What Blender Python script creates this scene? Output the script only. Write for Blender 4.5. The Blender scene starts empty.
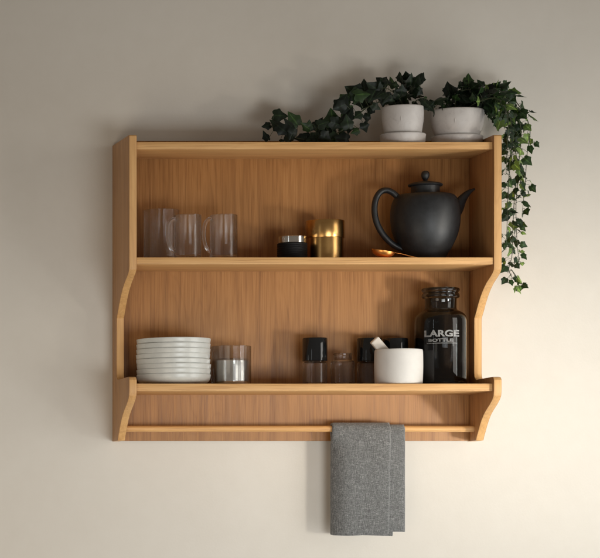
import bpy, bmesh, math, random
from mathutils import Vector, Matrix, noise as mnoise
R = math.radians
SC = bpy.context.scene
COL = SC.collection
rnd = random.Random(11)

# ------------------------------------------------------------------ camera
K = 0.0022                       # metres per photograph pixel on the wall
VPX, VPY = -517.0, 564.0         # foot of the camera's axis on the wall (photograph pixels)
D = 0.19                         # full depth of the shelf
ZC = D * 1.027 / 0.027           # camera distance from the wall
cam = bpy.data.cameras.new("camera")
camo = bpy.data.objects.new("camera", cam); COL.objects.link(camo)
camo.location = ((VPX - 300) * K, -ZC, (279 - VPY) * K)
camo.rotation_euler = (R(90), 0, 0)
cam.sensor_width = 36.0; cam.sensor_fit = 'HORIZONTAL'
cam.lens = 36.0 * ZC / (600 * K)
cam.shift_x = (300 - VPX) / 600.0
cam.shift_y = (VPY - 279) / 600.0
cam.clip_start = 0.05; cam.clip_end = 100
SC.camera = camo

# ------------------------------------------------------------------ light
W = bpy.data.worlds.new("World"); SC.world = W; W.use_nodes = True
W.node_tree.nodes["Background"].inputs[0].default_value = (1.0, 0.86, 0.72, 1)
W.node_tree.nodes["Background"].inputs[1].default_value = 0.18

def area(name, loc, target, sx, sy, watts, color, spread=180):
    l = bpy.data.lights.new(name, 'AREA'); l.shape = 'RECTANGLE'
    l.size, l.size_y = sx, sy; l.energy = watts; l.color = color; l.spread = R(spread)
    o = bpy.data.objects.new(name, l); COL.objects.link(o)
    o.location = loc
    o.rotation_euler = (Vector(target) - Vector(loc)).to_track_quat('-Z', 'Y').to_euler()
    return o
area("window_light", (1.45, -1.0, -1.1), (0.3, 0, -0.35), 1.0, 1.3, 14.0, (0.94, 0.985, 1.0))
area("tall_window_light", (2.6, -2.0, 0.3), (0.6, 0, -0.2), 1.2, 1.4, 7.0, (1.0, 0.965, 0.90), 120)
area("low_front_fill_light", (0.5, -3.5, -1.0), (0.05, 0.0, -0.52), 1.6, 0.8, 4.4, (0.94, 0.985, 1.0), 50)  # added fill lamp low in front, brightens the lower part; no real window
area("sun_patch_light", (2.2, -2.2, -0.8), (0.50, -0.1, -0.24), 0.3, 0.4, 1.3, (1.0, 0.93, 0.82), 25)
area("room_bounce_light", (-1.5, -2.0, -1.2), (-0.6, 0.0, -0.5), 1.0, 1.0, 2.2, (1.0, 0.87, 0.70), 70)
area("window_gap_light", (2.2, -1.3, -0.5), (0.3, -0.1, -0.15), 0.045, 1.1, 1.9, (0.93, 1.0, 0.94))
area("far_window_light", (-2.5, -2.6, 0.0), (0.0, 0, 0.0), 0.05, 1.6, 1.6, (0.88, 0.96, 1.0))

SC.view_settings.view_transform = 'Standard'
SC.view_settings.look = 'None'
SC.view_settings.exposure = 0.0
SC.view_settings.gamma = 1.0
SC.render.engine = 'CYCLES'
SC.cycles.use_denoising = True
SC.cycles.max_bounces = 14
SC.cycles.transmission_bounces = 14
SC.cycles.transparent_max_bounces = 12
SC.cycles.sample_clamp_indirect = 6.0

# ------------------------------------------------------------------ helpers
def P(px, py, d):
    """Point at depth d (metres off the wall) seen at photograph pixel px, py."""
    s = (ZC - d) / ZC
    return Vector((((px - VPX) * s + VPX - 300) * K, -d, (279 - ((py - VPY) * s + VPY)) * K))
def zof(py, d): return P(0, py, d).z
def L(px, d): return px * K * (ZC - d) / ZC        # length of px pixels at depth d

def srgb(r, g, b):
    f = lambda c: (c / 12.92 if c <= 0.04045 else ((c + 0.055) / 1.055) ** 2.4)
    return (f(r / 255), f(g / 255), f(b / 255), 1)

def finish(me, angle=32):
    for p in me.polygons: p.use_smooth = True
    me.set_sharp_from_angle(angle=R(angle))

def obj(name, bm, m, parent=None, angle=32, flat=False):
    me = bpy.data.meshes.new(name)
    if parent is not None:
        bmesh.ops.translate(bm, verts=bm.verts, vec=-world_loc(parent))
    bm.to_mesh(me); bm.free()
    if m is not None: me.materials.append(m)
    if not flat: finish(me, angle)
    o = bpy.data.objects.new(name, me); COL.objects.link(o)
    if parent is not None: o.parent = parent
    return o
def world_loc(o):
    v = Vector(o.location)
    while o.parent: o = o.parent; v += Vector(o.location)
    return v
def tag(o, label, cat, group=None):
    o['label'] = label; o['category'] = cat
    if group: o['group'] = group
    return o
def thing(name, loc, label, cat, group=None):
    o = bpy.data.objects.new(name, None); COL.objects.link(o)
    o.location = loc; o.empty_display_size = 0.02
    return tag(o, label, cat, group)
def rebase(o, loc):
    """Give a one-mesh thing its origin at its base."""
    o.data.transform(Matrix.Translation(-Vector(loc))); o.location = loc
    return o
def copy_thing(src, loc, label):
    def rec(o, parent):
        c = o.copy(); COL.objects.link(c)
        if parent is not None: c.parent = parent
        for ch in list(o.children): rec(ch, c)
        return c
    c = rec(src, None); c.location = loc; c['label'] = label
    return c

def lathe(prof, center, seg=72, bm=None):
    """prof: (r, z) pairs, world metres; z is absolute."""
    bm = bm or bmesh.new()
    rings = []
    for r, z in prof:
        if r < 1e-6: rings.append([bm.verts.new((center[0], center[1], z))])
        else: rings.append([bm.verts.new((center[0] + r * math.cos(2 * math.pi * i / seg), center[1] + r * math.sin(2 * math.pi * i / seg), z)) for i in range(seg)])
    for a, b in zip(rings, rings[1:]):
        for i in range(seg):
            j = (i + 1) % seg
            q = ([a[0]] if len(a) == 1 else [a[i], a[j]]) + ([b[0]] if len(b) == 1 else [b[j], b[i]])
            if len(q) >= 3 and not (len(a) == 1 and len(b) == 1): bm.faces.new(q)
    bmesh.ops.recalc_face_normals(bm, faces=bm.faces)
    return bm

def catmull(pts, n=8):
    pts = [Vector(p) for p in pts]; out = []
    ext = [pts[0] * 2 - pts[1]] + pts + [pts[-1] * 2 - pts[-2]]
    for i in range(1, len(ext) - 2):
        p0, p1, p2, p3 = ext[i - 1:i + 3]
        for k in range(n):
            t = k / n
            out.append(0.5 * ((2 * p1) + (p2 - p0) * t + (2 * p0 - 5 * p1 + 4 * p2 - p3) * t * t + (3 * p1 - p0 - 3 * p2 + p3) * t ** 3))
    out.append(pts[-1]); return out

def tube(path, radii, seg=12, bm=None, flatten=1.0, up=Vector((0, 1, 0))):
    bm = bm or bmesh.new()
    n = len(path)
    if not isinstance(radii, (list, tuple)): radii = [radii] * n
    rings = []
    for i, p in enumerate(path):
        t = (path[min(i + 1, n - 1)] - path[max(i - 1, 0)]).normalized()
        a = up - t * up.dot(t)
        if a.length < 1e-4: a = Vector((1, 0, 0)) - t * t.x
        a.normalize(); b = t.cross(a)
        rings.append([bm.verts.new(p + (a * math.cos(2 * math.pi * k / seg) * flatten + b * math.sin(2 * math.pi * k / seg)) * radii[i]) for k in range(seg)])
    for a, b in zip(rings, rings[1:]):
        for k in range(seg): bm.faces.new((a[k], a[(k + 1) % seg], b[(k + 1) % seg], b[k]))
    bm.faces.new(rings[0][::-1]); bm.faces.new(rings[-1])
    bmesh.ops.recalc_face_normals(bm, faces=bm.faces)
    return bm

def box(x0, x1, y0, y1, z0, z1, bev=0.0008):
    bm = bmesh.new()
    bmesh.ops.create_cube(bm, size=1)
    for v in bm.verts:
        v.co = Vector((x0 + (v.co.x + .5) * (x1 - x0), y0 + (v.co.y + .5) * (y1 - y0), z0 + (v.co.z + .5) * (z1 - z0)))
    if bev: bmesh.ops.bevel(bm, geom=list(bm.edges), offset=bev, segments=2, affect='EDGES', profile=0.6)
    return bm

# ------------------------------------------------------------------ materials
class NT:
    def __init__(s, name):
        s.m = bpy.data.materials.new(name); s.m.use_nodes = True
        s.t = s.m.node_tree; s.b = s.t.nodes["Principled BSDF"]
    def n(s, typ, **kw):
        x = s.t.nodes.new(typ)
        for k, v in kw.items():
            if k in x.inputs: x.inputs[k].default_value = v
            else: setattr(x, k, v)
        return x
    def l(s, a, b): s.t.links.new(a, b)
    def set(s, **kw):
        for k, v in kw.items(): s.b.inputs[k.replace('_', ' ')].default_value = v
        return s
    def math(s, op, a, b=0.0):
        x = s.t.nodes.new('ShaderNodeMath'); x.operation = op
        for i, v in enumerate((a, b)):
            if isinstance(v, (int, float)): x.inputs[i].default_value = v
            else: s.l(v, x.inputs[i])
        return x.outputs[0]
    def ramp(s, fac, stops):
        x = s.t.nodes.new('ShaderNodeValToRGB'); e = x.color_ramp.elements
        while len(e) < len(stops): e.new(0.5)
        for i, (p, c) in enumerate(stops): e[i].position = p; e[i].color = c
        s.l(fac, x.inputs[0]); return x.outputs[0]
    def noise(s, vec, scale, detail=3, rough=0.55, dist=0.0):
        x = s.t.nodes.new('ShaderNodeTexNoise')
        x.inputs['Scale'].default_value = scale; x.inputs['Detail'].default_value = detail
        x.inputs['Roughness'].default_value = rough; x.inputs['Distortion'].default_value = dist
        s.l(vec, x.inputs['Vector']); return x.outputs['Fac']
    def mapped(s, vec, scale, loc=None):
        x = s.t.nodes.new('ShaderNodeMapping'); x.inputs['Scale'].default_value = scale
        s.l(vec, x.inputs['Vector'])
        if loc is not None: s.l(loc, x.inputs['Location'])
        return x.outputs[0]
    def coord(s): return s.t.nodes.new('ShaderNodeTexCoord').outputs['Object']
    def bump(s, h, strength, dist=0.001):
        x = s.t.nodes.new('ShaderNodeBump'); x.inputs['Strength'].default_value = strength; x.inputs['Distance'].default_value = dist
        s.l(h, x.inputs['Height']); s.l(x.outputs[0], s.b.inputs['Normal'])

def wood(name, along, dark, mid, light, leaf=None, rough=0.42, ringw=0.10, pores=0.6):
    t = NT(name); c = t.coord()
    oi = t.n('ShaderNodeObjectInfo')
    cv = t.n('ShaderNodeCombineXYZ')
    off = t.math('MULTIPLY', oi.outputs['Random'], 37.0)
    for i in range(3): t.l(off, cv.inputs[i])
    ax = 'XYZ'.index(along)
    def sc(a, l): v = [a, a, a]; v[ax] = l; return v
    if leaf:
        sep = t.n('ShaderNodeSeparateXYZ'); t.l(c, sep.inputs[0])
        idx = t.math('FLOOR', t.math('DIVIDE', t.math('ADD', sep.outputs[0], 5.013), leaf))
        wn = t.n('ShaderNodeTexWhiteNoise', noise_dimensions='1D'); t.l(idx, wn.inputs['W'])
        cv2 = t.n('ShaderNodeCombineXYZ'); t.l(t.math('MULTIPLY', wn.outputs['Value'], 9.0), cv2.inputs[2])
        va = t.n('ShaderNodeVectorMath', operation='ADD'); t.l(cv.outputs[0], va.inputs[0]); t.l(cv2.outputs[0], va.inputs[1])
        loc = va.outputs[0]
    else: loc = cv.outputs[0]
    broad = t.noise(t.mapped(c, sc(13, 0.9), loc), 1.0, 3, 0.5, 1.1)
    # growth rings cut lengthwise: bands of a slowly bending distance
    rings = t.math('SINE', t.math('MULTIPLY', broad, 46.0))
    rings = t.math('MULTIPLY', t.math('ADD', rings, 1.0), 0.5)
    fine = t.noise(t.mapped(c, sc(300, 7.0), loc), 1.0, 4, 0.62, 0.3)
    mid_n = t.noise(t.mapped(c, sc(75, 1.4), loc), 1.0, 4, 0.6, 0.5)
    pore = t.noise(t.mapped(c, sc(560, 9.0), loc), 1.0, 2, 0.5)
    porem = t.n('ShaderNodeMapRange'); t.l(pore, porem.inputs['Value'])
    porem.inputs['From Min'].default_value = 0.36; porem.inputs['From Max'].default_value = 0.47
    fig = t.noise(t.mapped(c, sc(9, 1.1), loc), 1.0, 2, 0.45, 0.6)
    vein = t.math('POWER', t.math('MULTIPLY', t.math('ADD', t.math('SINE', t.math('ADD', t.math('MULTIPLY', fig, 120.0), t.math('MULTIPLY', mid_n, 2.2))), 1.0), 0.5), 9.0)
    vein = t.math('MULTIPLY', vein, t.math('MULTIPLY', broad, 1.6))
    f = t.math('ADD', t.math('MULTIPLY', rings, ringw), t.math('MULTIPLY', fine, 0.46))
    f = t.math('ADD', f, t.math('MULTIPLY', mid_n, 0.24))
    f = t.math('ADD', f, t.math('MULTIPLY', broad, 0.16))
    if leaf: f = t.math('ADD', f, t.math('MULTIPLY', t.math('SUBTRACT', wn.outputs['Value'], 0.5), 0.06))
    f = t.math('SUBTRACT', f, t.math('MULTIPLY', vein, 0.06))
    col = t.ramp(f, [(0.28, dark), (0.48, mid), (0.68, light)])
    mx = t.n('ShaderNodeMixRGB', blend_type='MULTIPLY')
    pc = t.ramp(porem.outputs[0], [(0.0, (0.70, 0.63, 0.56, 1)), (1.0, (1, 1, 1, 1))])
    mx.inputs[0].default_value = pores; t.l(col, mx.inputs[1]); t.l(pc, mx.inputs[2])
    t.l(mx.outputs[0], t.b.inputs['Base Color'])
    rr = t.n('ShaderNodeMapRange'); t.l(fine, rr.inputs['Value'])
    rr.inputs['To Min'].default_value = rough - 0.06; rr.inputs['To Max'].default_value = rough + 0.12
    t.l(rr.outputs[0], t.b.inputs['Roughness'])
    t.set(Specular_IOR_Level=0.35)
    t.bump(t.math('ADD', t.math('MULTIPLY', porem.outputs[0], 0.6), t.math('MULTIPLY', fine, 0.5)), 0.25, 0.0006)
    return t.m

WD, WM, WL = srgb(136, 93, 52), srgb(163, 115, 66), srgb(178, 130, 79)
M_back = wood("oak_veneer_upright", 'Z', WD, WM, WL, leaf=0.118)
M_side = wood("oak_upright", 'Z', srgb(158, 112, 70), srgb(182, 135, 88), srgb(196, 150, 102))
M_edge = wood("oak_edge_upright", 'Z', srgb(194, 145, 92), srgb(215, 168, 110), srgb(226, 182, 124), pores=0.1)
M_board = wood("oak_lengthwise", 'X', srgb(194, 144, 90), srgb(215, 167, 109), srgb(226, 181, 123))

def wall_mat():
    t = NT("limewashed_plaster"); c = t.coord()
    a = t.noise(c, 2.2, 5, 0.6, 0.4); b = t.noise(c, 26, 4, 0.6)
    f = t.math('ADD', t.math('MULTIPLY', a, 0.7), t.math('MULTIPLY', b, 0.3))
    t.l(t.ramp(f, [(0.3, (0.63, 0.587, 0.522, 1)), (0.7, (0.675, 0.635, 0.573, 1))]), t.b.inputs['Base Color'])
    t.set(Roughness=0.9, Specular_IOR_Level=0.2)
    h = t.math('ADD', t.math('MULTIPLY', t.noise(c, 60, 4, 0.6), 0.5), t.math('MULTIPLY', t.noise(c, 210, 3, 0.55), 0.45))
    t.bump(h, 0.32, 0.0014)
    return t.m
def plain(name, color, rough=0.5, var=0.06, scale=40, metallic=0.0, bump=0.0, spec=0.5, coat=0.0):
    t = NT(name); c = t.coord()
    n = t.noise(c, scale, 4, 0.6)
    lo = tuple(x * (1 - var) for x in color[:3]) + (1,); hi = tuple(min(1, x * (1 + var)) for x in color[:3]) + (1,)
    t.l(t.ramp(n, [(0.3, lo), (0.7, hi)]), t.b.inputs['Base Color'])
    rr = t.n('ShaderNodeMapRange'); t.l(t.noise(c, scale * 2.3, 3), rr.inputs['Value'])
    rr.inputs['To Min'].default_value = max(0.02, rough * 0.85); rr.inputs['To Max'].default_value = min(1, rough * 1.15)
    t.l(rr.outputs[0], t.b.inputs['Roughness'])
    t.set(Metallic=metallic, Specular_IOR_Level=spec, Coat_Weight=coat)
    if bump: t.bump(t.noise(c, scale * 6, 3), bump, 0.0008)
    return t.m
def glass(name, color, rough=0.0, ior=1.45, clear=0.0):
    t = NT(name); c = t.coord()
    n = t.noise(c, 30, 2)
    lo = tuple(x * 0.97 for x in color[:3]) + (1,)
    t.l(t.ramp(n, [(0.3, lo), (0.7, color)]), t.b.inputs['Base Color'])
    t.set(Roughness=rough, IOR=ior, Transmission_Weight=1.0)
    if clear:                                              # thin walls let part of the light straight through
        tr = t.n('ShaderNodeBsdfTransparent'); tr.inputs[0].default_value = color
        ms = t.n('ShaderNodeMixShader'); ms.inputs[0].default_value = clear
        t.l(t.b.outputs[0], ms.inputs[1]); t.l(tr.outputs[0], ms.inputs[2])
        t.l(ms.outputs[0], t.t.nodes['Material Output'].inputs[0])
    return t.m
M_clear = glass("clear_glass", (0.992, 0.994, 0.992, 1), 0.0, 1.5, clear=0.35)
M_solid = glass("clear_glass_rod", (0.995, 0.995, 0.99, 1), 0.0, 1.62)
M_smoke = glass("pale_smoked_glass", (0.92, 0.90, 0.89, 1), clear=0.3)
M_grey_glass = glass("faint_grey_glass", (0.97, 0.965, 0.96, 1), clear=0.4)
M_dark_glass = glass("dark_smoked_glass", (0.21, 0.222, 0.232, 1), 0.015, 1.42)
M_lid = plain("black_glass_lid", (0.006, 0.007, 0.008, 1), 0.06, 0.1, spec=0.6)
M_plate = plain("stoneware_glaze", (0.60, 0.60, 0.56, 1), 0.32, 0.05, 60, bump=0.04)
M_cup = plain("bisque_white", (0.67, 0.64, 0.60, 1), 0.55, 0.03, 50, bump=0.06)
M_stick = plain("white_stick", (0.66, 0.60, 0.53, 1), 0.6, 0.05, 90, bump=0.1)
M_pot_black = plain("cast_iron_black", (0.011, 0.012, 0.0135, 1), 0.47, 0.35, 70, bump=0.16, spec=0.55)
M_rubber = plain("black_ribbed_rubber", (0.004, 0.004, 0.0045, 1), 0.55, 0.1, 80, spec=0.25)
M_steel = plain("polished_steel", (0.72, 0.70, 0.66, 1), 0.12, 0.03, 30, metallic=1.0)
M_chrome = plain("bright_chrome", (0.85, 0.85, 0.83, 1), 0.07, 0.03, 30, metallic=1.0)
M_copper = plain("copper", (0.90, 0.38, 0.10, 1), 0.33, 0.08, 40, metallic=1.0)
def brass_mat():
    t = NT("brushed_brass"); c = t.coord()
    n = t.noise(t.mapped(c, (25, 25, 900)), 1.0, 3, 0.6)
    p = t.noise(c, 22, 4, 0.65)
    t.l(t.ramp(p, [(0.3, (0.46, 0.255, 0.085, 1)), (0.7, (0.62, 0.375, 0.14, 1))]), t.b.inputs['Base Color'])
    t.set(Metallic=1.0, Roughness=0.26)
    t.bump(n, 0.05, 0.0004)
    return t.m
M_brass = brass_mat()
def pot_mat():
    t = NT("marbled_ceramic"); c = t.coord()
    a = t.noise(c, 26, 6, 0.65, 1.8)
    b = t.noise(c, 240, 3, 0.6)
    f = t.math('ADD', t.math('MULTIPLY', a, 0.8), t.math('MULTIPLY', b, 0.2))
    t.l(t.ramp(f, [(0.32, (0.46, 0.425, 0.405, 1)), (0.46, (0.55, 0.515, 0.49, 1)), (0.7, (0.595, 0.56, 0.535, 1))]), t.b.inputs['Base Color'])
    t.set(Roughness=0.42); t.bump(b, 0.06, 0.0006)
    return t.m
M_pot = pot_mat()
M_soil = plain("potting_soil", (0.02, 0.014, 0.009, 1), 0.95, 0.5, 120, bump=0.6)
M_stem = plain("ivy_stem", (0.045, 0.055, 0.022, 1), 0.6, 0.3, 60)
M_print = plain("white_print", (0.26, 0.26, 0.255, 1), 0.6, 0.4, 200)
def leaf_mat(name, dark, light, young):
    t = NT(name); c = t.coord()
    g = t.n('ShaderNodeNewGeometry')
    r = g.outputs['Random Per Island']
    base = t.ramp(r, [(0.0, dark), (0.72, light), (0.9, young)])
    v = t.ramp(t.noise(c, 160, 3), [(0.3, (0.75, 0.75, 0.75, 1)), (0.7, (1.15, 1.15, 1.1, 1))])
    at = t.n('ShaderNodeAttribute', attribute_name='midrib')
    vein = t.ramp(at.outputs['Fac'], [(0.03, (2.6, 2.6, 2.2, 1)), (0.14, (1, 1, 1, 1))])
    vm = t.n('ShaderNodeMixRGB', blend_type='MULTIPLY'); vm.inputs[0].default_value = 1
    t.l(base, vm.inputs[1]); t.l(vein, vm.inputs[2]); base = vm.outputs[0]
    mx = t.n('ShaderNodeMixRGB', blend_type='MULTIPLY'); mx.inputs[0].default_value = 1
    t.l(base, mx.inputs[1]); t.l(v, mx.inputs[2]); t.l(mx.outputs[0], t.b.inputs['Base Color'])
    t.set(Roughness=0.45, Specular_IOR_Level=0.35, Subsurface_Weight=0.0)
    tr = t.n('ShaderNodeBsdfTranslucent'); mul = t.n('ShaderNodeMixRGB', blend_type='MULTIPLY'); mul.inputs[0].default_value = 1
    t.l(mx.outputs[0], mul.inputs[1]); mul.inputs[2].default_value = (0.9, 1.0, 0.3, 1)
    t.l(mul.outputs[0], tr.inputs[0])
    ms = t.n('ShaderNodeMixShader'); ms.inputs[0].default_value = 0.22
    t.l(t.b.outputs[0], ms.inputs[1]); t.l(tr.outputs[0], ms.inputs[2])
    t.l(ms.outputs[0], t.t.nodes['Material Output'].inputs[0])
    return t.m
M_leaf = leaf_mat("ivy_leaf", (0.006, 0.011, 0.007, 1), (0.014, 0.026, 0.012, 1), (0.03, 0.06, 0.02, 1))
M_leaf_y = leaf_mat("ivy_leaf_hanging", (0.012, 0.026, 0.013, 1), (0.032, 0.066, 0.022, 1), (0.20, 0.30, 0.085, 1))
def towel_mat():
    t = NT("grey_wool"); c = t.coord()
    a = t.noise(t.mapped(c, (1, 1, 1)), 540, 4, 0.75)
    wx = t.noise(t.mapped(c, (1500, 400, 90)), 1.0, 2); wz = t.noise(t.mapped(c, (90, 400, 1500)), 1.0, 2)
    f = t.math('ADD', t.math('MULTIPLY', a, 0.4), t.math('MULTIPLY', t.math('ADD', wx, wz), 0.3))
    col = t.ramp(f, [(0.36, (0.045, 0.046, 0.046, 1)), (0.52, (0.16, 0.161, 0.158, 1)), (0.68, (0.44, 0.44, 0.43, 1))])
    t.l(col, t.b.inputs['Base Color'])
    t.set(Roughness=0.95, Specular_IOR_Level=0.1, Sheen_Weight=0.25, Sheen_Roughness=0.5)
    t.bump(f, 0.5, 0.0015)
    return t.m
M_towel = towel_mat()
M_hem = plain("pale_hem_thread", (0.27, 0.27, 0.265, 1), 0.9, 0.2, 300)

# ------------------------------------------------------------------ the wall
bm = bmesh.new()
bmesh.ops.create_grid(bm, x_segments=2, y_segments=2, size=1)
for v in bm.verts: v.co = Vector((v.co.x * 5, 0.0, v.co.y * 4))
bmesh.ops.reverse_faces(bm, faces=[f for f in bm.faces if f.normal.y > 0])
wall = obj("wall", bm, wall_mat()); wall['kind'] = 'structure'
tag(wall, "plain beige plaster wall behind the hanging oak shelf", "wall")

# ------------------------------------------------------------------ the shelf
BD = 0.075 * D                       # front face of the back panel
shelf = thing("wall_shelf", P(300, 440.5, 0.0), "oak wall shelf with three boards, curved side panels and a towel rail", "shelf")
x_lo, x_li = P(112.2, 0, 0).x, P(119.6, 0, 0).x
x_ri, x_ro = P(467.4, 0, 0).x, P(475.0, 0, 0).x
obj("back_panel", box(x_li + .0003, x_ri - .0003, -BD, -0.0015, zof(440.7, BD), zof(141.0, BD), 0.0006), M_back, shelf)

def side_profile():
    pts = []
    def add(f, py): pts.append((f * D, zof(py, f * D)))
    pts.append((0.0015, zof(146.0, 0)))
    pts.append((0.985 * D, zof(146.0, 0))); pts.append((D, zof(146, 0) - 0.003))
    for f, py in ((1.0, 266.2), (0.992, 269.5), (0.955, 272.6), (0.87, 276.6), (0.714, 283.2), (0.598, 289.6), (0.50, 296.5), (0.413, 304), (0.345, 311), (0.285, 316.2), (0.262, 318.5), (0.26, 321)): add(f, py)
    zt = zof(376.4, D)                                             # level top of the lower bracket
    pts.append((0.26 * D, zt + 0.014)); pts.append((0.268 * D, zt + 0.008)); pts.append((0.288 * D, zt + 0.0035)); pts.append((0.33 * D, zt))
    pts.append((0.93 * D, zt)); pts.append((0.975 * D, zt - 0.002)); pts.append((0.997 * D, zt - 0.007))
    for f, py in ((1.0, 382), (1.0, 391), (0.985, 395.6), (0.94, 399.4), (0.83, 405), (0.71, 410), (0.61, 415), (0.53, 420.5), (0.465, 426), (0.41, 431.5), (0.36, 436), (0.325, 440.4)): add(f, py)
    pts.append((0.0015, zof(440.4, 0.325 * D)))
    return pts
def side_bm(xa, xb):
    bm = bmesh.new(); pr = side_profile()
    a = [bm.verts.new((xa, -d, z)) for d, z in pr]; b = [bm.verts.new((xb, -d, z)) for d, z in pr]
    n = len(pr)
    fa = bm.faces.new(a); fb = bm.faces.new(b[::-1])
    for i in range(n): bm.faces.new((a[i], b[i], b[(i + 1) % n], a[(i + 1) % n])).material_index = 1
    bmesh.ops.recalc_face_normals(bm, faces=bm.faces)
    ed = list({e for f in (fa, fb) for e in f.edges})
    bmesh.ops.bevel(bm, geom=ed, offset=0.0009, segments=2, affect='EDGES', profile=0.6)
    return bm
obj("side_panel", side_bm(x_lo, x_li), M_side, shelf, angle=25).data.materials.append(M_edge)
obj("side_panel", side_bm(x_ri, x_ro), M_side, shelf, angle=25).data.materials.append(M_edge)
def board(y_top, y_bot, f):
    d = f * D
    zt, zb = zof(y_top, d), zof(y_bot, d)
    obj("shelf_board", box(x_li + .0003, x_ri - .0003, -d, -BD - .0003, zb, zt, 0.0009), M_board, shelf)
    return zt
Z_TOP = board(142.0, 149.3, 0.955)
Z_MID = board(257.4, 264.4, 0.985)
Z_LOW = board(383.6, 390.9, 0.955)
ROD_D = 0.245 * D
ROD_Z = (zof(425.7, ROD_D) + zof(431.9, ROD_D)) / 2
ROD_R = (zof(425.7, ROD_D) - zof(431.9, ROD_D)) / 2
path = [Vector((x_li - .0005 + (x_ri - x_li + .001) * i / 12, -ROD_D, ROD_Z)) for i in range(13)]
obj("towel_rail", tube(path, ROD_R, 28), M_board, shelf)

def spot(px, d, z):
    v = P(px, 279, d); return Vector((v.x, v.y, z))

# ------------------------------------------------------------------ glass mugs
def vessel_profile(r, z0, z1, wall, floor, round_=0.006, lip=True):
    """Outside up, over a rounded lip, inside down: a closed hollow."""
    o = [(0, z0 + .0008), (r - round_ * 1.4, z0 + .0008), (r - round_, z0)]
    for k in range(1, 6):
        a = R(-90 + 90 * k / 5); o.append((r - round_ + round_ * math.cos(a), z0 + round_ + round_ * math.sin(a)))
    o.append((r, z1 - wall * .5))
    for k in range(1, 5):
        a = R(180 * k / 5); o.append((r - wall / 2 + wall / 2 * math.cos(a), z1 - wall * .5 + wall / 2 * math.sin(a)))
    ri = r - wall; o.append((ri, z1 - wall * .5)); 
    ir = max(round_ - wall * .3, .002)
    for k in range(0, 6):
        a = R(0 - 90 * k / 5); o.append((ri - ir + ir * math.cos(a), z0 + floor + ir + ir * math.sin(a)))
    o.append((0, z0 + floor)); return o

def mug(px, d, rpx, y_top, label, hang):
    z1 = zof(y_top, d); c = spot(px, d, Z_MID); r = L(rpx, d)
    t = thing("glass_mug", c, label, "mug", "clear glass mugs on the middle shelf")
    obj("body", lathe(vessel_profile(r, Z_MID + .0004, z1, .0030, .006), c), M_clear, t)
    h = z1 - Z_MID; dirv = Vector((-math.cos(R(hang)), -math.sin(R(hang)), 0))
    pts = []
    for f, s in ((0.885, 0.955), (0.905, 1.12), (0.86, 1.34), (0.74, 1.50), (0.55, 1.56), (0.37, 1.47), (0.235, 1.27), (0.19, 1.08), (0.185, 0.955)):
        pts.append(c + dirv * r * s * 1.0 + Vector((0, 0, h * f)))
    pth = catmull(pts, 6)
    obj("handle", tube(pth, .0041, 14), M_solid, t)
    return t
m1 = mug(187.6, 0.118, 13.6, 215.2, "clear glass mug in the middle, its rim overlapping the wide tumbler behind", 12)
copy_thing(m1, spot(223.6, 0.118, Z_MID), "clear glass mug standing farthest from the left side panel, beside bare wood")
c = spot(161.5, 0.062, Z_MID); r = L(17.6, 0.062)
tw = thing("glass_tumbler", c, "wide tall clear glass vessel behind the mugs, next to the left side panel", "tumbler")
obj("glass_body", lathe(vessel_profile(r, Z_MID + .0004, zof(210.2, 0.062), .0022, .006), c), M_grey_glass, tw)

# ------------------------------------------------------------------ small black tin and brass canister
d = 0.105; c = spot(292.2, d, Z_MID); r = L(14.8, d)
t = thing("black_tin", c, "short black ribbed tin with a shiny silver lid beside the brass canister", "tin")
zt = zof(243.6, d); pr = [(0, Z_MID + .0003), (r - .002, Z_MID + .0003), (r, Z_MID + .002)]
n_rib = 7
for i in range(n_rib * 4 + 1):
    f = i / (n_rib * 4); pr.append((r - 0.0007 * (0.5 - 0.5 * math.cos(2 * math.pi * f * n_rib)), Z_MID + .003 + (zt - Z_MID - .005) * f))
pr += [(r, zt - .0012), (r - .0012, zt), (0, zt)]
obj("tin_body", lathe(pr, c), M_rubber, t)
rl = L(13.6, d); zl = zof(236.6, d)
obj("lid", lathe([(0, zt + .0002), (rl * .97, zt + .0002), (rl, zt + .001), (rl, zl - .0022), (rl + .0006, zl - .0018), (rl + .0006, zl - .0008), (rl - .0006, zl), (rl * .8, zl + .0002), (0, zl)], c), M_steel, t)

d = 0.078; c = spot(325.0, d, Z_MID); r = L(18.9, d)
t = thing("brass_canister", c, "brass cylinder canister with a wide pull-off lid, beside the black tin", "canister")
zs = zof(238.4, d); zl = zof(220.8, d); ri = r - .0019
obj("canister_body", lathe([(0, Z_MID + .0003), (ri - .001, Z_MID + .0003), (ri, Z_MID + .0013), (ri, zs + .004), (ri - .001, zs + .004), (0, zs + .004)], c), M_brass, t)
obj("lid", lathe([(ri + .0003, zs), (r - .0003, zs), (r, zs + .0006), (r, zl - .0016), (r - .0005, zl - .0005), (r - .0016, zl), (r * .6, zl + .0006), (0, zl + .0006)], c), M_brass, t)

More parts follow.
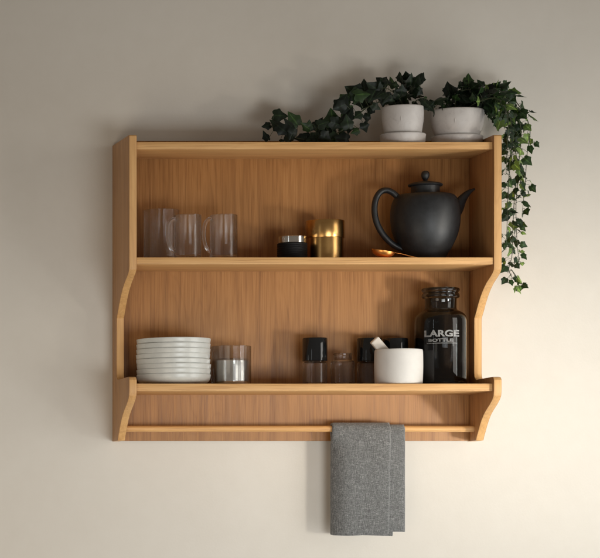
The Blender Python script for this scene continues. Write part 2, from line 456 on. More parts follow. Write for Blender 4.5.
# ------------------------------------------------------------------ teapot
d = 0.097; c = spot(425.3, d, Z_MID)
pot = thing("teapot", c, "matt black teapot with round knob, looped handle and pointed spout", "teapot")
prof = [(0, Z_MID + .0015), (L(16.5, d), Z_MID + .0015), (L(17.4, d), Z_MID + .0004), (L(18.3, d), Z_MID + .0015)]
body_px = [(19.6, 257.8), (22.2, 253.3), (26.0, 247.0), (30.0, 238.5), (32.5, 230.5), (33.8, 221.5), (34.0, 213.5), (33.1, 206.0), (31.5, 200.4), (29.4, 196.9), (26.6, 195.0), (22.0, 194.2), (16.2, 193.9), (14.2, 193.4)]
for q in catmull([(a, b, 0) for a, b in body_px], 4): prof.append((L(q.x, d), zof(q.y, d)))
prof += [(L(14.2, d), zof(191.8, d)), (0, zof(191.8, d))]
obj("body", lathe(prof, c, 96), M_pot_black, pot, angle=50)
z = lambda y: zof(y, d)
lidp = [(0, z(192.6)), (L(14.0, d), z(192.6)), (L(14.0, d), z(186.6)), (L(16.2, d), z(186.3)), (L(17.0, d), z(185.5)), (L(16.9, d), z(184.6)), (L(16.0, d), z(183.9)), (L(14.4, d), z(183.2)), (L(9, d), z(182.0)), (L(3.4, d), z(181.2)), (L(2.3, d), z(180.4)), (0, z(180.4))]
lid = obj("lid", lathe(lidp, c, 96), M_pot_black, pot, angle=50)
kn = [(0, z(182.2)), (L(2.2, d), z(182.0)), (L(1.9, d), z(180.6))]
for q in catmull([(2.2, 179.8, 0), (3.4, 178.0, 0), (4.1, 175.6, 0), (3.9, 173.2, 0), (2.7, 171.4, 0), (1.2, 170.8, 0)], 4): kn.append((L(q.x, d), z(q.y)))
kn.append((0, z(170.7)))
obj("knob", lathe(kn, c, 32), M_pot_black, lid, angle=60)
hp = [(401.5, 199.5), (397.4, 196.8), (392.0, 192.3), (385.6, 190.3), (379.4, 193.0), (375.2, 201.5), (374.6, 213), (377.2, 224), (383.0, 234.5), (391.0, 243.0), (399.5, 248.2), (405, 250)]
obj("handle", tube(catmull([P(a, b, d) for a, b in hp], 6), L(3.0, d), 16, flatten=1.25), M_pot_black, pot, angle=60)
sp = [(449.0, 217, 9.2), (456.5, 208.5, 6.9), (461.0, 201.0, 5.0), (465.8, 195.0, 3.4), (470.2, 191.3, 2.1), (474.8, 188.9, 0.9)]
cc = catmull([(a, b, r_) for a, b, r_ in sp], 6)
obj("spout", tube([P(q.x, q.y, d) for q in cc], [L(q.z, d) for q in cc], 20), M_pot_black, pot, angle=60)

# ------------------------------------------------------------------ copper tea scoop
d = 0.170; base = spot(382, d, Z_MID)
sco = thing("tea_scoop", base, "shiny copper tea scoop lying before the black teapot", "scoop")
bm = bmesh.new()
rb = L(11.6, d); hb = L(7.2, d)
rows = []
for shell, sgn in ((1.0, 1), (0.93, -1)):
    for i in range(9):
        a = R(90 * i / 8)                                      # bottom to rim
        rr, zz = math.sin(a) * shell, 1 - math.cos(a) * shell
        if sgn < 0: pass
        rows.append((rr, zz, sgn))
order = rows[:9] + rows[9:][::-1]
rings = []
for rr, zz, s in order:
    if rr < 1e-6: rings.append([bm.verts.new((0, 0, zz * hb))])
    else: rings.append([bm.verts.new((rr * rb * math.cos(2 * math.pi * k / 40), rr * rb * .95 * math.sin(2 * math.pi * k / 40), zz * hb)) for k in range(40)])
for a, b in zip(rings, rings[1:]):
    for i in range(40):
        j = (i + 1) % 40
        q = ([a[0]] if len(a) == 1 else [a[i], a[j]]) + ([b[0]] if len(b) == 1 else [b[j], b[i]])
        bm.faces.new(q)
bmesh.ops.recalc_face_normals(bm, faces=bm.faces)
tilt = Matrix.Rotation(R(9), 4, 'Y') @ Matrix.Rotation(R(6), 4, 'X')
bmesh.ops.transform(bm, matrix=tilt, verts=bm.verts)
zmin = min(v.co.z for v in bm.verts)
bmesh.ops.translate(bm, verts=bm.verts, vec=base + Vector((0, 0, .0004 - zmin)))
obj("bowl", bm, M_copper, sco, angle=60)
e0 = base + (tilt @ Vector((rb * .97, 0, hb * .97))) + Vector((0, 0, -zmin))
p_end = P(417, 256.6, d - .012); p_end.z = Z_MID + .0018
pth = catmull([e0, e0.lerp(p_end, .33) + Vector((0, 0, .0008)), e0.lerp(p_end, .7), p_end], 6)
obj("handle", tube(pth, [.0016 + .0016 * i / (len(pth) - 1) for i in range(len(pth))], 10, up=Vector((0, 0, 1)), flatten=0.45), M_copper, sco, angle=60)

# ------------------------------------------------------------------ plates
d = 0.097; c = spot(173.6, d, Z_LOW); rp = L(36.6, d)
z_top = zof(339.6, d); foot = 0.0
n_pl = 8
step = (z_top - Z_LOW - L(10.5, d)) / (n_pl - 1) 
hgt = L(10.5, d)
def plate_bm(z0):
    p = [(0, z0 + .003), (rp * .60, z0 + .003), (rp * .62, z0), (rp * .66, z0), (rp * .68, z0 + .0028)]
    for q in catmull([(.69, .10, 0), (.82, .16, 0), (.925, .32, 0), (.975, .58, 0), (.993, .90, 0)], 4): p.append((rp * q.x, z0 + hgt * q.y))
    p += [(rp * .995, z0 + hgt * .985), (rp * .992, z0 + hgt), (rp * .975, z0 + hgt * .995)]
    for q in catmull([(.967, .90, 0), (.945, .66, 0), (.89, .44, 0), (.79, .31, 0), (.66, .27, 0)], 4): p.append((rp * q.x, z0 + hgt * q.y))
    p.append((0, z0 + hgt * .29)); return lathe(p, c, 110)
ords = ["bottom white plate of the stack, resting on the lower shelf board", "second white plate from the bottom of the stack", "third white plate from the bottom of the stack", "fourth white plate from the bottom of the stack",
        "fourth white plate from the top of the stack", "third white plate from the top of the stack", "second white plate from the top of the stack", "topmost white plate of the stack beside the glass tumbler"]
p0 = rebase(obj("plate", plate_bm(Z_LOW + .0004), M_plate, angle=60), Vector((c.x, c.y, Z_LOW + .0004)))
tag(p0, ords[0], "plate", "white plates stacked on the lower board")
for i in range(1, n_pl):
    loc = Vector((c.x + rnd.uniform(-.0013, .0013), c.y + rnd.uniform(-.0008, .0008), Z_LOW + .0004 + step * i))
    o = copy_thing(p0, loc, ords[i]); o.rotation_euler = (R(rnd.uniform(-.25, .25)), R(rnd.uniform(-.3, .3)), rnd.uniform(0, 6))

# ------------------------------------------------------------------ tumbler with a silver holder inside
d = 0.062; c = spot(231.2, d, Z_LOW); r = L(19.6, d)
t = thing("candle_glass", c, "smoked glass tumbler with a bright silver cup inside, beside the plates", "tumbler")
obj("glass_body", lathe(vessel_profile(r, Z_LOW + .0004, zof(346.4, d), .002, .0035, .004), c), M_clear, t)
ri = L(16.2, d); zi = zof(360.8, d)
pr = [(0, Z_LOW + .0045), (ri - .003, Z_LOW + .0045), (ri - .0012, Z_LOW + .0052), (ri - .0003, Z_LOW + .0075), (ri, Z_LOW + .012), (ri * .992, Z_LOW + .022), (ri, zi - .0012), (ri + .0004, zi - .0008), (ri, zi), (ri - .0012, zi), (ri - .0014, Z_LOW + .009), (0, Z_LOW + .0085)]
bm = lathe(pr, c, 144)
for v in bm.verts:
    a = math.atan2(v.co.y - c.y, v.co.x - c.x); f = 1 + .014 * math.sin(11 * a + .7) + .006 * math.sin(5 * a)
    v.co.x = c.x + (v.co.x - c.x) * f; v.co.y = c.y + (v.co.y - c.y) * f
obj("silver_cup", bm, M_chrome, t)

# ------------------------------------------------------------------ small jars
def jar_body(c, r, z0, z_sh, z_top, rn, wall=.0018):
    o = [(0, z0 + .0012), (r * .80, z0 + .0012), (r * .86, z0)]
    rr = .005
    for k in range(1, 6):
        a = R(-90 + 90 * k / 5); o.append((r - rr + rr * math.cos(a), z0 + rr + rr * math.sin(a)))
    sh = r - rn
    o.append((r, z_sh - sh * 1.0))
    for k in range(1, 6):
        a = R(90 * k / 5); o.append((r - sh + sh * math.cos(a), z_sh - sh + sh * math.sin(a)))
    o += [(rn, z_sh + .001), (rn, z_top - .004), (rn + .0014, z_top - .0034), (rn + .0016, z_top - .0014), (rn + .0006, z_top), (rn - wall * .7, z_top), (rn - wall, z_top - .001), (rn - wall, z_sh)]
    for k in range(5, -1, -1):
        a = R(90 * k / 5); o.append((r - sh + (sh - wall) * math.cos(a) if sh > wall else r - wall, z_sh - sh + (sh - wall) * math.sin(a)))
    o += [(r - wall, z0 + .008), (r - wall - .003, z0 + .0045), (0, z0 + .004)]
    return lathe(o, c, 64)
JG = "small smoked glass jars on the lower board"
def lidded(px, d, label):
    c = spot(px, d, Z_LOW); r = L(12.2, d)
    t = thing("spice_jar", c, label, "jar", JG)
    obj("glass_body", jar_body(c, r * .985, Z_LOW + .0004, zof(362, d), zof(350, d), r * .82), M_smoke, t)
    za, zb = zof(361.3, d), zof(337.9, d)
    obj("lid", lathe([(0, zb - .003), (r * .8, zb - .0035), (r * .9, za + .0002), (r * .97, za + .0002), (r, za + .0012), (r, zb - .002), (r - .0006, zb - .0007), (r - .002, zb), (0, zb + .0003)], c), M_lid, t)
    return t
j = lidded(314.9, 0.060, "small glass jar with tall black lid, farthest from the white cup")
copy_thing(j, spot(369.4, 0.052, Z_LOW), "black-lidded jar directly behind the pale stick leaning in the white cup")
copy_thing(j, spot(395.6, 0.045, Z_LOW), "black-lidded jar behind the white cup, nearest the large dark bottle")
d = 0.064; c = spot(342.6, d, Z_LOW)
t = thing("spice_jar", c, "small open smoked glass jar without a lid between black-lidded jars", "jar", JG)
obj("glass_body", jar_body(c, L(11.7, d), Z_LOW + .0004, zof(360.3, d), zof(353.6, d), L(8.9, d)), M_smoke, t)

# ------------------------------------------------------------------ white cup and the stick in it
d = 0.128; cup_c = spot(398.6, d, Z_LOW); r = L(23.6, d); z1 = zof(349.9, d)
cp = [(0, Z_LOW + .0012), (r * .86, Z_LOW + .0012), (r * .90, Z_LOW + .0003), (r * .965, Z_LOW + .0015)]
h = z1 - Z_LOW
for q in catmull([(.985, .06, 0), (.998, .3, 0), (1.004, .6, 0), (.997, .88, 0), (.988, .97, 0)], 4): cp.append((r * q.x, Z_LOW + h * q.y))
cp += [(r * .972, z1), (r * .945, z1 - .0004), (r * .93, z1 - .003), (r * .925, Z_LOW + .012), (r * .85, Z_LOW + .0065), (0, Z_LOW + .006)]
cup = rebase(obj("white_cup", lathe(cp, cup_c, 110), M_cup, angle=60), cup_c)
tag(cup, "plain white ceramic cup standing before two black-lidded jars", "cup")
a0 = P(373.9, 339.6, d + .004)                                   # upper end
a1 = cup_c + Vector((r * .52, .012, .012))
ax = (a1 - a0); ln = ax.length; ax.normalize()
bm = bmesh.new(); bmesh.ops.create_cube(bm, size=1)
for v in bm.verts:
    wv = .0185 if v.co.z > 0 else .0205
    v.co = Vector((v.co.x * wv, v.co.y * .012, (v.co.z + .5) * ln))
bmesh.ops.bevel(bm, geom=list(bm.edges), offset=.0014, segments=3, affect='EDGES')
side = Vector((0, -1, 0)); side = (side - ax * side.dot(ax)).normalized(); xx = side.cross(ax)
rot = Matrix((( xx.x, side.x, ax.x, a0.x), (xx.y, side.y, ax.y, a0.y), (xx.z, side.z, ax.z, a0.z), (0, 0, 0, 1)))
bmesh.ops.transform(bm, matrix=rot, verts=bm.verts)
bmesh.ops.recalc_face_normals(bm, faces=bm.faces)
st = rebase(obj("stick", bm, M_stick), a1)
tag(st, "pale blunt square-ended stick leaning in the white cup", "stick")

# ------------------------------------------------------------------ large dark bottle
d = 0.071; bc = spot(440.6, d, Z_LOW); z = lambda y: zof(y, d)
bot = thing("glass_bottle", bc, "large dark smoked glass bottle with white lettering and wide ringed mouth", "bottle")
rb = L(25.4, d); rn = L(15.4, d); rr = L(18.2, d); wl = .0026
o = [(0, Z_LOW + .002), (rb * .84, Z_LOW + .002), (rb * .90, Z_LOW + .0004)]
for k in range(1, 6):
    a = R(-90 + 90 * k / 5); o.append((rb - .006 + .006 * math.cos(a), Z_LOW + .0064 + .006 * math.sin(a)))
for q in catmull([(25.4, 330, 0), (25.4, 322, 0), (24.9, 318.2, 0), (23.4, 315.0, 0), (20.8, 312.6, 0), (17.8, 311.0, 0), (15.8, 309.6, 0), (15.3, 307.6, 0)], 4): o.append((L(q.x, d), z(q.y)))
o += [(rn, z(299.4)), (rn + .001, z(298.6))]
for q in catmull([(17.2, 298.3, 0), (18.3, 297.2, 0), (18.4, 295.6, 0), (17.9, 294.2, 0), (17.0, 293.3, 0), (17.2, 292.3, 0), (18.2, 291.2, 0), (18.5, 289.8, 0), (17.9, 288.6, 0), (16.6, 288.1, 0), (15.2, 288.3, 0)], 4): o.append((L(q.x, d), z(q.y)))
o += [(rn - wl, z(290)), (rn - wl, z(308))]
for q in catmull([(14.6, 310.6, 0), (17.4, 312.2, 0), (20.2, 313.8, 0), (22.5, 316.2, 0), (23.9, 319.2, 0), (24.3, 323, 0)], 4): o.append((L(q.x, d), z(q.y)))
o += [(rb - wl, Z_LOW + .012), (rb - wl - .004, Z_LOW + .008), (0, Z_LOW + .0075)]
obj("glass_body", lathe(o, bc, 110), M_dark_glass, bot, angle=50)

def lettering(name, text, y0, y1, x0, x1, bold):
    cu = bpy.data.curves.new(name, 'FONT'); cu.body = text; cu.size = 1.0; cu.offset = bold; cu.resolution_u = 4
    to = bpy.data.objects.new(name, cu); COL.objects.link(to)
    dg = bpy.context.evaluated_depsgraph_get()
    me = bpy.data.meshes.new_from_object(to.evaluated_get(dg))
    bpy.data.objects.remove(to); bpy.data.curves.remove(cu)
    bm = bmesh.new(); bm.from_mesh(me); bpy.data.meshes.remove(me)
    xs = [v.co.x for v in bm.verts]; ys = [v.co.y for v in bm.verts]
    ax0, ax1, ay0, ay1 = min(xs), max(xs), min(ys), max(ys)
    for k in range(1, 40):
        bmesh.ops.bisect_plane(bm, geom=bm.verts[:] + bm.edges[:] + bm.faces[:], plane_co=(ax0 + (ax1 - ax0) * k / 40, 0, 0), plane_no=(1, 0, 0))
    view = math.atan2(camo.location.y - bc.y, camo.location.x - bc.x)
    rad = rb + .0004
    for v in bm.verts:
        u = (v.co.x - ax0) / (ax1 - ax0); w = (v.co.y - ay0) / (ay1 - ay0)
        px = (x0 + (x1 - x0) * u - 440.6) / 25.4
        a = view + math.asin(max(-.98, min(.98, px)))
        v.co = Vector((bc.x + rad * math.cos(a), bc.y + rad * math.sin(a), z(y1) + (z(y0) - z(y1)) * w))
    return obj(name, bm, M_print, bot, flat=True)
lettering("lettering", "LARGE", 331.6, 338.3, 425.2, 458.2, 0.035)
lettering("lettering", "BOTTLE", 340.2, 343.2, 429.0, 452.4, 0.03)
bm = bmesh.new(); view = math.atan2(camo.location.y - bc.y, camo.location.x - bc.x)
prev = None
for k in range(25):
    a = view + math.asin((427.5 + 28.5 * k / 24 - 440.6) / 25.4); rad = rb + .0004
    v0 = bm.verts.new((bc.x + rad * math.cos(a), bc.y + rad * math.sin(a), z(344.9))); v1 = bm.verts.new((bc.x + rad * math.cos(a), bc.y + rad * math.sin(a), z(344.4)))
    if prev: bm.faces.new((prev[0], v0, v1, prev[1]))
    prev = (v0, v1)
obj("printed_line", bm, M_print, bot, flat=True)

# ------------------------------------------------------------------ towel over the rail
def towel():
    x_l = P(333.0, 430, ROD_D + .012).x
    xA = P(390.0, 430, ROD_D + .012).x; xB = P(404.4, 430, ROD_D + .008).x
    ob = 0.0016; oa = 0.0062
    # cross-section: (x, offset from the rail's surface)
    sec = []
    n = 26
    for i in range(n + 1): sec.append((xA + (x_l + .003 - xA) * i / n, oa, 'A'))
    for k in range(1, 8):
        a = R(90 + 180 * k / 8); m = (oa + ob) / 2; q = (oa - ob) / 2
        sec.append((x_l + .003 + q * 1.5 * math.cos(a), m + q * math.sin(a), 'F'))
    for i in range(n + 1): sec.append((x_l + .003 + (xB - x_l - .003) * i / n, ob, 'B'))
    zA = zof(534.6, ROD_D + .014); zB = zof(532.6, ROD_D + .009); zback = zof(534.8, ROD_D - .012)
    nv = 46
    bm = bmesh.new(); grid = []
    for (x, o_, tagc) in sec:
        rad = ROD_R + o_ + .0008
        zf = zA if tagc == 'A' else zB if tagc == 'B' else (zA + zB) / 2
        col = []
        front = ROD_Z - zf; arc = math.pi * rad; back = ROD_Z - zback + .004 * max(0, (x - x_l) / (xB - x_l) - .3)
        for j in range(nv + 1):
            f = j / nv
            fx = (x - x_l) / (xB - x_l)
            if f < .47:
                t_ = f / .47; zz = zf + front * t_
                if tagc != 'F' or True:
                    hang = 1 - t_
                y = -ROD_D - rad
                # gentle waves that grow towards the hem
                wv = .0052 * hang * math.sin(fx * 5.2 + 0.6) + .0018 * mnoise.noise(Vector((x * 22, zz * 9, o_ * 90)))
                edge = max(0.0, 1 - fx / .24) ** 2.2
                y += .0150 * edge * min(1, (1 - t_) * 6) - .0035 * math.sin(math.pi * min(1, fx)) * min(1, hang * 3)
                y += -abs(wv) * .6 + .0045 * hang * (0.6 if tagc == 'A' else 1.0)
                xs = x + (x - x_l) * (-.038 * hang if tagc == 'A' else .004 * hang) + .0006 * mnoise.noise(Vector((zz * 30, o_ * 300, 2)))
                zz -= .0022 * math.sin(fx * 5.0 + .5) * hang
                col.append(Vector((xs, y, zz)))
            elif f <= .55:
                a = math.pi * (f - .47) / .08
                col.append(Vector((x, -ROD_D - rad * math.cos(a), ROD_Z + rad * math.sin(a))))
            else:
                t_ = (f - .55) / .45; zz = ROD_Z - back * t_
                xs = x - max(0, x - P(390, 430, ROD_D).x) * .7 * t_
                xs = max(xs, x_l + .004 * min(1, t_ * 5))
                y = -ROD_D + rad + .006 * t_
                y = min(y, -.0036) if zz < zof(440, ROD_D) else min(y, -BD - .0035)
                # lie on the wall side, outer layers nearer the wall
                col.append(Vector((xs, y - (.0 if tagc == 'A' else .0026 if tagc == 'B' else .0013), zz)))
        grid.append([bm.verts.new(q) for q in col])
    for a, b in zip(grid, grid[1:]):
        for j in range(nv): bm.faces.new((a[j], b[j], b[j + 1], a[j + 1]))
    edges = [[v.co.copy() for v in grid[0]], [v.co.copy() for v in grid[-1]]]
    bmesh.ops.recalc_face_normals(bm, faces=bm.faces)
    return bm, edges
bm, edges = towel()
base = Vector((P(368, 430, ROD_D).x, -ROD_D, ROD_Z))
tow = thing("towel", base, "folded dark grey wool towel hanging over the wooden rail", "towel")
cl = obj("cloth", bm, M_towel, tow, angle=80)
sm = cl.modifiers.new("thickness", 'SOLIDIFY'); sm.thickness = .0017; sm.offset = 0
hb_ = bmesh.new()
for e in edges:
    k = int(len(e) * .5)
    tube([q + Vector((.0004, -.0003, 0)) for q in e[:k]], .0007, 6, hb_)
obj("hem", hb_, M_hem, tow)

# ------------------------------------------------------------------ ivy in pots
def leaf_outline():
    half = [(0.0, 0.02), (0.12, -0.09), (0.27, -0.12), (0.39, -0.02), (0.42, 0.10), (0.44, 0.20), (0.52, 0.30), (0.54, 0.40), (0.40, 0.49), (0.29, 0.60), (0.16, 0.82), (0.0, 1.04)]
    return half
HALF = leaf_outline()
SPINE = [0.02, 0.08, 0.14, 0.2, 0.26, 0.32, 0.4, 0.46, 0.52, 0.62, 0.82, 1.04]
def add_leaf(bm, pos, tip, normal, size, r, narrow=1.0):
    """An ivy leaf: five lobes, creased on the midrib, curled."""
    tip = tip.normalized(); nrm = normal - tip * normal.dot(tip)
    if nrm.length < 1e-3: nrm = Vector((0, 0, 1)) - tip * tip.z
    nrm.normalize(); sid = tip.cross(nrm)
    fold = r.uniform(.12, .5); curl = r.uniform(.05, .4); lob = r.uniform(.7, 1.1) * narrow
    asym = r.uniform(-.08, .08)
    def pt(u, v):
        hgt = -fold * abs(u) * .9 + -curl * max(0, v) ** 2 * .6 + .1 * abs(u) * math.sin(v * 9)
        return pos + (sid * (u * lob + asym * v * v) + tip * v + nrm * (hgt + .0)) * size
    lay = bm.verts.layers.float.get('midrib') or bm.verts.layers.float.new('midrib')
    sp = [bm.verts.new(pt(0, v)) for v in SPINE]
    for s in (1, -1):
        ed = [sp[0]] + [bm.verts.new(pt(s * u, v)) for u, v in HALF[1:-1]] + [sp[-1]]
        for q in ed[1:-1]: q[lay] = 1.0
        for i in range(len(ed) - 1):
            q = [sp[i], ed[i], ed[i + 1], sp[i + 1]] if i not in (0, len(ed) - 2) else ([sp[0], ed[1], sp[1]] if i == 0 else [sp[-2], ed[-2], sp[-1]])
            if s < 0: q = q[::-1]
            bm.faces.new(q)

CAMDIR = Vector((-0.27, -1, -0.1)).normalized()
def rvec(r): return Vector((r.uniform(-1, 1), r.uniform(-1, 1), r.uniform(-1, 1)))
def vine(parent, nodes, leaf_px, spread, per, mat, seed, down=0.5, stem=.0011, facing=1.0, skip=None):
    """nodes: (px, py, depth). Returns the vine part with its leaves as a sub-part."""
    r = random.Random(seed)
    pth = catmull([P(*q) for q in nodes], 10)
    n = len(pth)
    sb = tube(pth, [stem * (1.25 - .75 * i / n) for i in range(n)], 7)
    lb = bmesh.new()
    for i in range(n):
        f = i / (n - 1)
        for _ in range(per if isinstance(per, int) else (1 if r.random() < per else 0)):
            p = pth[i]
            t = (pth[min(i + 1, n - 1)] - pth[max(i - 1, 0)]).normalized()
            off = rvec(r); off -= t * off.dot(t) * .7; off.normalize()
            sp = spread(f) if callable(spread) else spread
            q = p + off * L(sp, .1) * r.uniform(.35, 1.0)
            q.y = min(q.y, -.010)
            if skip and skip(q): continue
            tipv = (off * .8 + t * .35 + Vector((0, 0, -down)) + rvec(r) * .45)
            nv = CAMDIR * facing + Vector((.25, 0, .35)) + rvec(r) * .75
            lp = leaf_px(f) if callable(leaf_px) else leaf_px
            s = L(lp, .1) * r.uniform(.62, 1.15)
            tube(catmull([p, p.lerp(q, .55) + Vector((0, 0, .002)), q], 3), .00042, 5, sb)
            add_leaf(lb, q, tipv, nv, s, r)
    vo = obj("vine", sb, M_stem, parent)
    obj("leaves", lb, mat, vo, angle=70)
    return vo
def placed_leaves(parent, pth_nodes, lst, mat, seed, d0):
    """A vine whose leaves stand where the photograph shows them: (px, py, size px, tip angle)."""
    r = random.Random(seed)
    pth = catmull([P(*q) for q in pth_nodes], 10); n = len(pth)
    sb = tube(pth, [.0013 * (1.3 - .6 * i / n) for i in range(n)], 7)
    lb = bmesh.new()
    for (px, py, s, ang) in lst:
        q = P(px, py, d0 + r.uniform(-.03, .035))
        tipv = Vector((math.cos(R(ang)), r.uniform(-.35, .1), math.sin(R(ang))))
        size = L(s, d0)
        basep = q - tipv.normalized() * size * .45
        near = min(pth, key=lambda v: (v - basep).length)
        tube(catmull([near, near.lerp(basep, .5) + Vector((0, 0, .003)), basep], 3), .0005, 5, sb)
        add_leaf(lb, basep, tipv, CAMDIR * 1.4 + rvec(r) * .5 + Vector((.1, 0, .3)), size, r)
    vo = obj("vine", sb, M_stem, parent)
    obj("leaves", lb, mat, vo, angle=70)

def plant_pot(px, d, rim_r, y_rim, y_ledge, foot_r, sauc_r, y_sauc, label, prof_mid):
    c = spot(px, d, Z_TOP)
    t = thing("potted_ivy", c, label, "potted plant", "ivy pots on the top board")
    zr, zl, zs = zof(y_rim, d), zof(y_ledge, d), zof(y_sauc, d)
    rr = L(rim_r, d); rf = L(foot_r, d); rs = L(sauc_r, d)
    o = [(0, zs - .004), (rf * .94, zs - .004), (rf, zs - .003)]
    for q in catmull([(foot_r, y_sauc - 1.0, 0)] + prof_mid + [(rim_r, y_rim + 1.2, 0)], 5): o.append((L(q.x, d), zof(q.y, d)))
    o += [(rr - .0005, zr - .0006), (rr - .0016, zr), (rr - .0032, zr - .0004), (rr - .004, zr - .003), (rr * .86, zr - .02), (0, zr - .022)]
    potm = obj("pot", lathe(o, c, 96), M_pot, t, angle=50)
    sb = [(0, Z_TOP + .0004), (rs * .93, Z_TOP + .0004), (rs * .965, Z_TOP + .002), (rs, zs - .0032), (rs + .0002, zs - .0015), (rs - .0012, zs), (rs - .004, zs - .0004), (rs - .006, zs - .0042), (0, zs - .0042)]
    obj("saucer", lathe(sb, c, 96), M_pot, t, angle=50)
    zso = zr - .008; rso = rr * .93
    sbm = lathe([(rso * .9, zso - .010), (rso, zso), (rso * .7, zso + .003), (rso * .3, zso + .005), (0, zso + .005)], c, 40)
    for v in sbm.verts:
        v.co.z += .0022 * mnoise.noise(v.co * 160)
    obj("soil", sbm, M_soil, t)
    # a small raised maker's stroke on the front of the pot
    yc = y_rim + (y_sauc - y_rim) * .50
    view = math.atan2(camo.location.y - c.y, camo.location.x - c.x) - .08
    em = bmesh.new()
    def on(a, y):
        k = min(range(len(o)), key=lambda i: abs(o[i][1] - zof(y, d)) if o[i][0] > rr * .8 and i < len(o) - 6 else 9)
        rad = o[k][0] + .0002
        return Vector((c.x + rad * math.cos(view + a), c.y + rad * math.sin(view + a), zof(y, d)))
    tube([on(0, yc - 2.4), on(.004, yc - .8), on(0, yc + .8), on(-.006, yc + 2.4)], [.0004, .0007, .0007, .0004], 8, em)
    tube([on(-.035, yc - .6), on(0, yc - 1.3)], [.0003, .0005], 8, em)
    obj("emblem", em, M_pot, potm)
    return t, c
potA, cA = plant_pot(402.8, 0.125, 20.4, 107.0, 133.5, 18.2, 22.3, 134.6, "rounder white marbled pot with ivy trailing along the shelf top", [(19.2, 127.0, 0), (20.2, 119, 0)])
potB, cB = plant_pot(457.2, 0.100, 26.2, 110.6, 135.6, 21.6, 25.0, 136.6, "wider white marbled pot with ivy hanging down beside the shelf", [(24.6, 127.5, 0), (26.0, 119, 0)])

# the trail that lies along the board, leaf by leaf
left = []
def from_crop(lst, sc, ox, oy): 
    for (x, y, s, a) in lst: left.append((ox + x / sc, oy + y / sc, s * 1.18, a))
from_crop([(215, 178, 12, -8), (98, 265, 7.5, 195), (92, 350, 9, 120), (190, 255, 13, 140), (245, 300, 13, -40), (335, 210, 14, 128), (300, 250, 13, 130), (300, 345, 12, 60), (235, 392, 5, 20), (320, 335, 11, -120),
           (440, 275, 10, 150), (395, 365, 10, 190), (460, 375, 12, -10), (500, 370, 12, 200), (545, 255, 12, 60), (465, 262, 9, 95), (520, 280, 9, -60), (580, 250, 9, 20), (590, 320, 11, 250), (540, 385, 11, 5), (420, 385, 10, 160), (280, 380, 10, 250)], 8.57, 255, 95)
from_crop([(25, 375, 11, 200), (60, 360, 10, 20), (130, 315, 15, 95), (90, 380, 12, 180), (165, 365, 13, -20), (205, 390, 12, 240), (115, 420, 10, 250), (160, 475, 13, 10), (205, 470, 12, 170), (15, 470, 11, 180), (80, 470, 11, -30),
           (210, 210, 15, 60), (235, 175, 11, 50), (185, 235, 11, 200), (255, 290, 13, 60), (230, 260, 12, 230), (245, 350, 12, 100), (215, 330, 12, 200), (290, 125, 15, 150), (310, 160, 14, 250), (365, 100, 14, 95), (350, 140, 13, 10), (395, 165, 13, -70),
           (375, 210, 11, 230), (440, 90, 13, 150), (480, 100, 14, 20), (500, 130, 13, -40), (430, 150, 12, 240), (415, 265, 9, -120), (392, 318, 8.5, -100), (372, 388, 8.5, -70), (300, 420, 7.5, 200), (320, 298, 8, -150), (325, 205, 11, 190), (455, 240, 8, -30), (250, 400, 8, 260), (510, 180, 12, -100)], 7.44, 315, 75)
placed_leaves(potA, [(400, 107, .125), (388, 101, .122), (372, 105, .118), (356, 116, .115), (345, 128, .112), (333, 135, .112), (316, 139.0, .115), (298, 138.5, .118), (284, 133, .118), (272, 127, .112)], left, M_leaf, 3, 0.115)
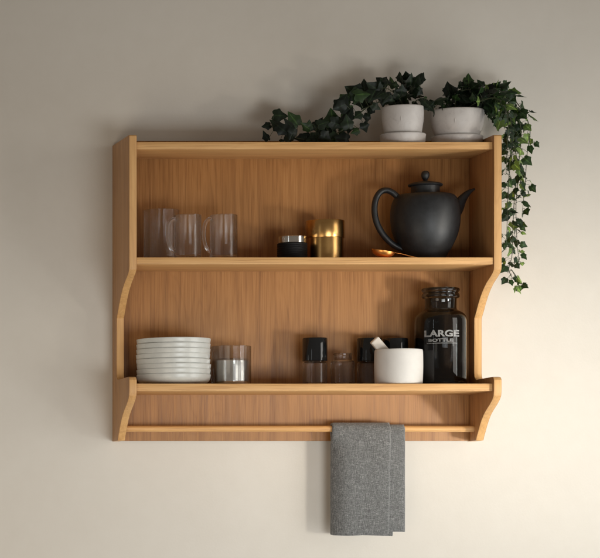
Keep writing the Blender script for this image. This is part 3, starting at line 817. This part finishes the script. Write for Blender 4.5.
# the mound over the first pot
for k, nodes in enumerate([[(404, 108, .125), (398, 97, .13), (388, 89, .13), (379, 88, .125)],
                           [(405, 108, .12), (407, 96, .12), (412, 88, .12), (419, 86, .12)],
                           [(408, 108, .13), (416, 101, .135), (424, 98, .135), (431, 103, .13)],
                           [(402, 108, .10), (398, 95, .09), (400, 88, .085), (408, 84, .085)]]):
    vine(potA, nodes, 12.0, 6.5, 0.62 if k != 2 else .3, M_leaf, 30 + k, down=.15)
# the mound over the second pot
for k, nodes in enumerate([[(452, 111, .10), (446, 103, .11), (440, 103, .115), (433, 109, .12)],
                           [(455, 111, .10), (456, 98, .105), (462, 91, .11), (474, 89, .11)],
                           [(460, 111, .09), (470, 98, .09), (480, 92, .09), (492, 93, .09)],
                           [(464, 111, .11), (474, 104, .12), (484, 100, .125), (494, 100, .13)],
                           [(458, 111, .08), (465, 100, .07), (478, 97, .065), (490, 100, .065)],
                           [(450, 111, .09), (452, 100, .085), (458, 94, .08), (468, 93, .08)]]):
    vine(potB, nodes, 11.5, 7.0, 0.72 if k else .3, M_leaf, 60 + k, down=.2)
# the fall beside the right side panel
inside = lambda q: (q.x < x_ro + .004 and q.z < zof(139, .1) and q.y > -D - .004)
falls = [([(470, 106, .09), (488, 96, .10), (503, 97, .11), (514, 110, .11), (521, 130, .11), (519, 160, .10), (515, 190, .10), (513, 225, .10), (512, 255, .10), (509, 270, .09), (515, 281, .08), (522, 284, .08)], 0.85, 0),
         ([(472, 106, .11), (492, 101, .12), (506, 108, .13), (512, 130, .14), (510, 160, .14), (508, 195, .14), (507, 225, .14), (506, 250, .13)], 0.9, 1),
         ([(474, 104, .08), (494, 92, .08), (510, 96, .08), (523, 112, .08), (530, 130, .08), (527, 155, .07), (525, 185, .07), (522, 215, .07)], 0.85, 2),
         ([(476, 106, .10), (496, 108, .10), (507, 118, .10), (513, 140, .10), (518, 170, .10), (516, 205, .09), (517, 240, .09), (519, 262, .08)], 0.85, 3),
         ([(476, 104, .06), (494, 98, .05), (506, 108, .05), (511, 140, .045), (512, 165, .045)], 0.8, 4),
         ([(478, 102, .13), (494, 98, .15), (504, 106, .17), (508, 122, .18), (507, 150, .18), (506, 175, .18)], 0.6, 5)]
for nodes, per, k in falls:
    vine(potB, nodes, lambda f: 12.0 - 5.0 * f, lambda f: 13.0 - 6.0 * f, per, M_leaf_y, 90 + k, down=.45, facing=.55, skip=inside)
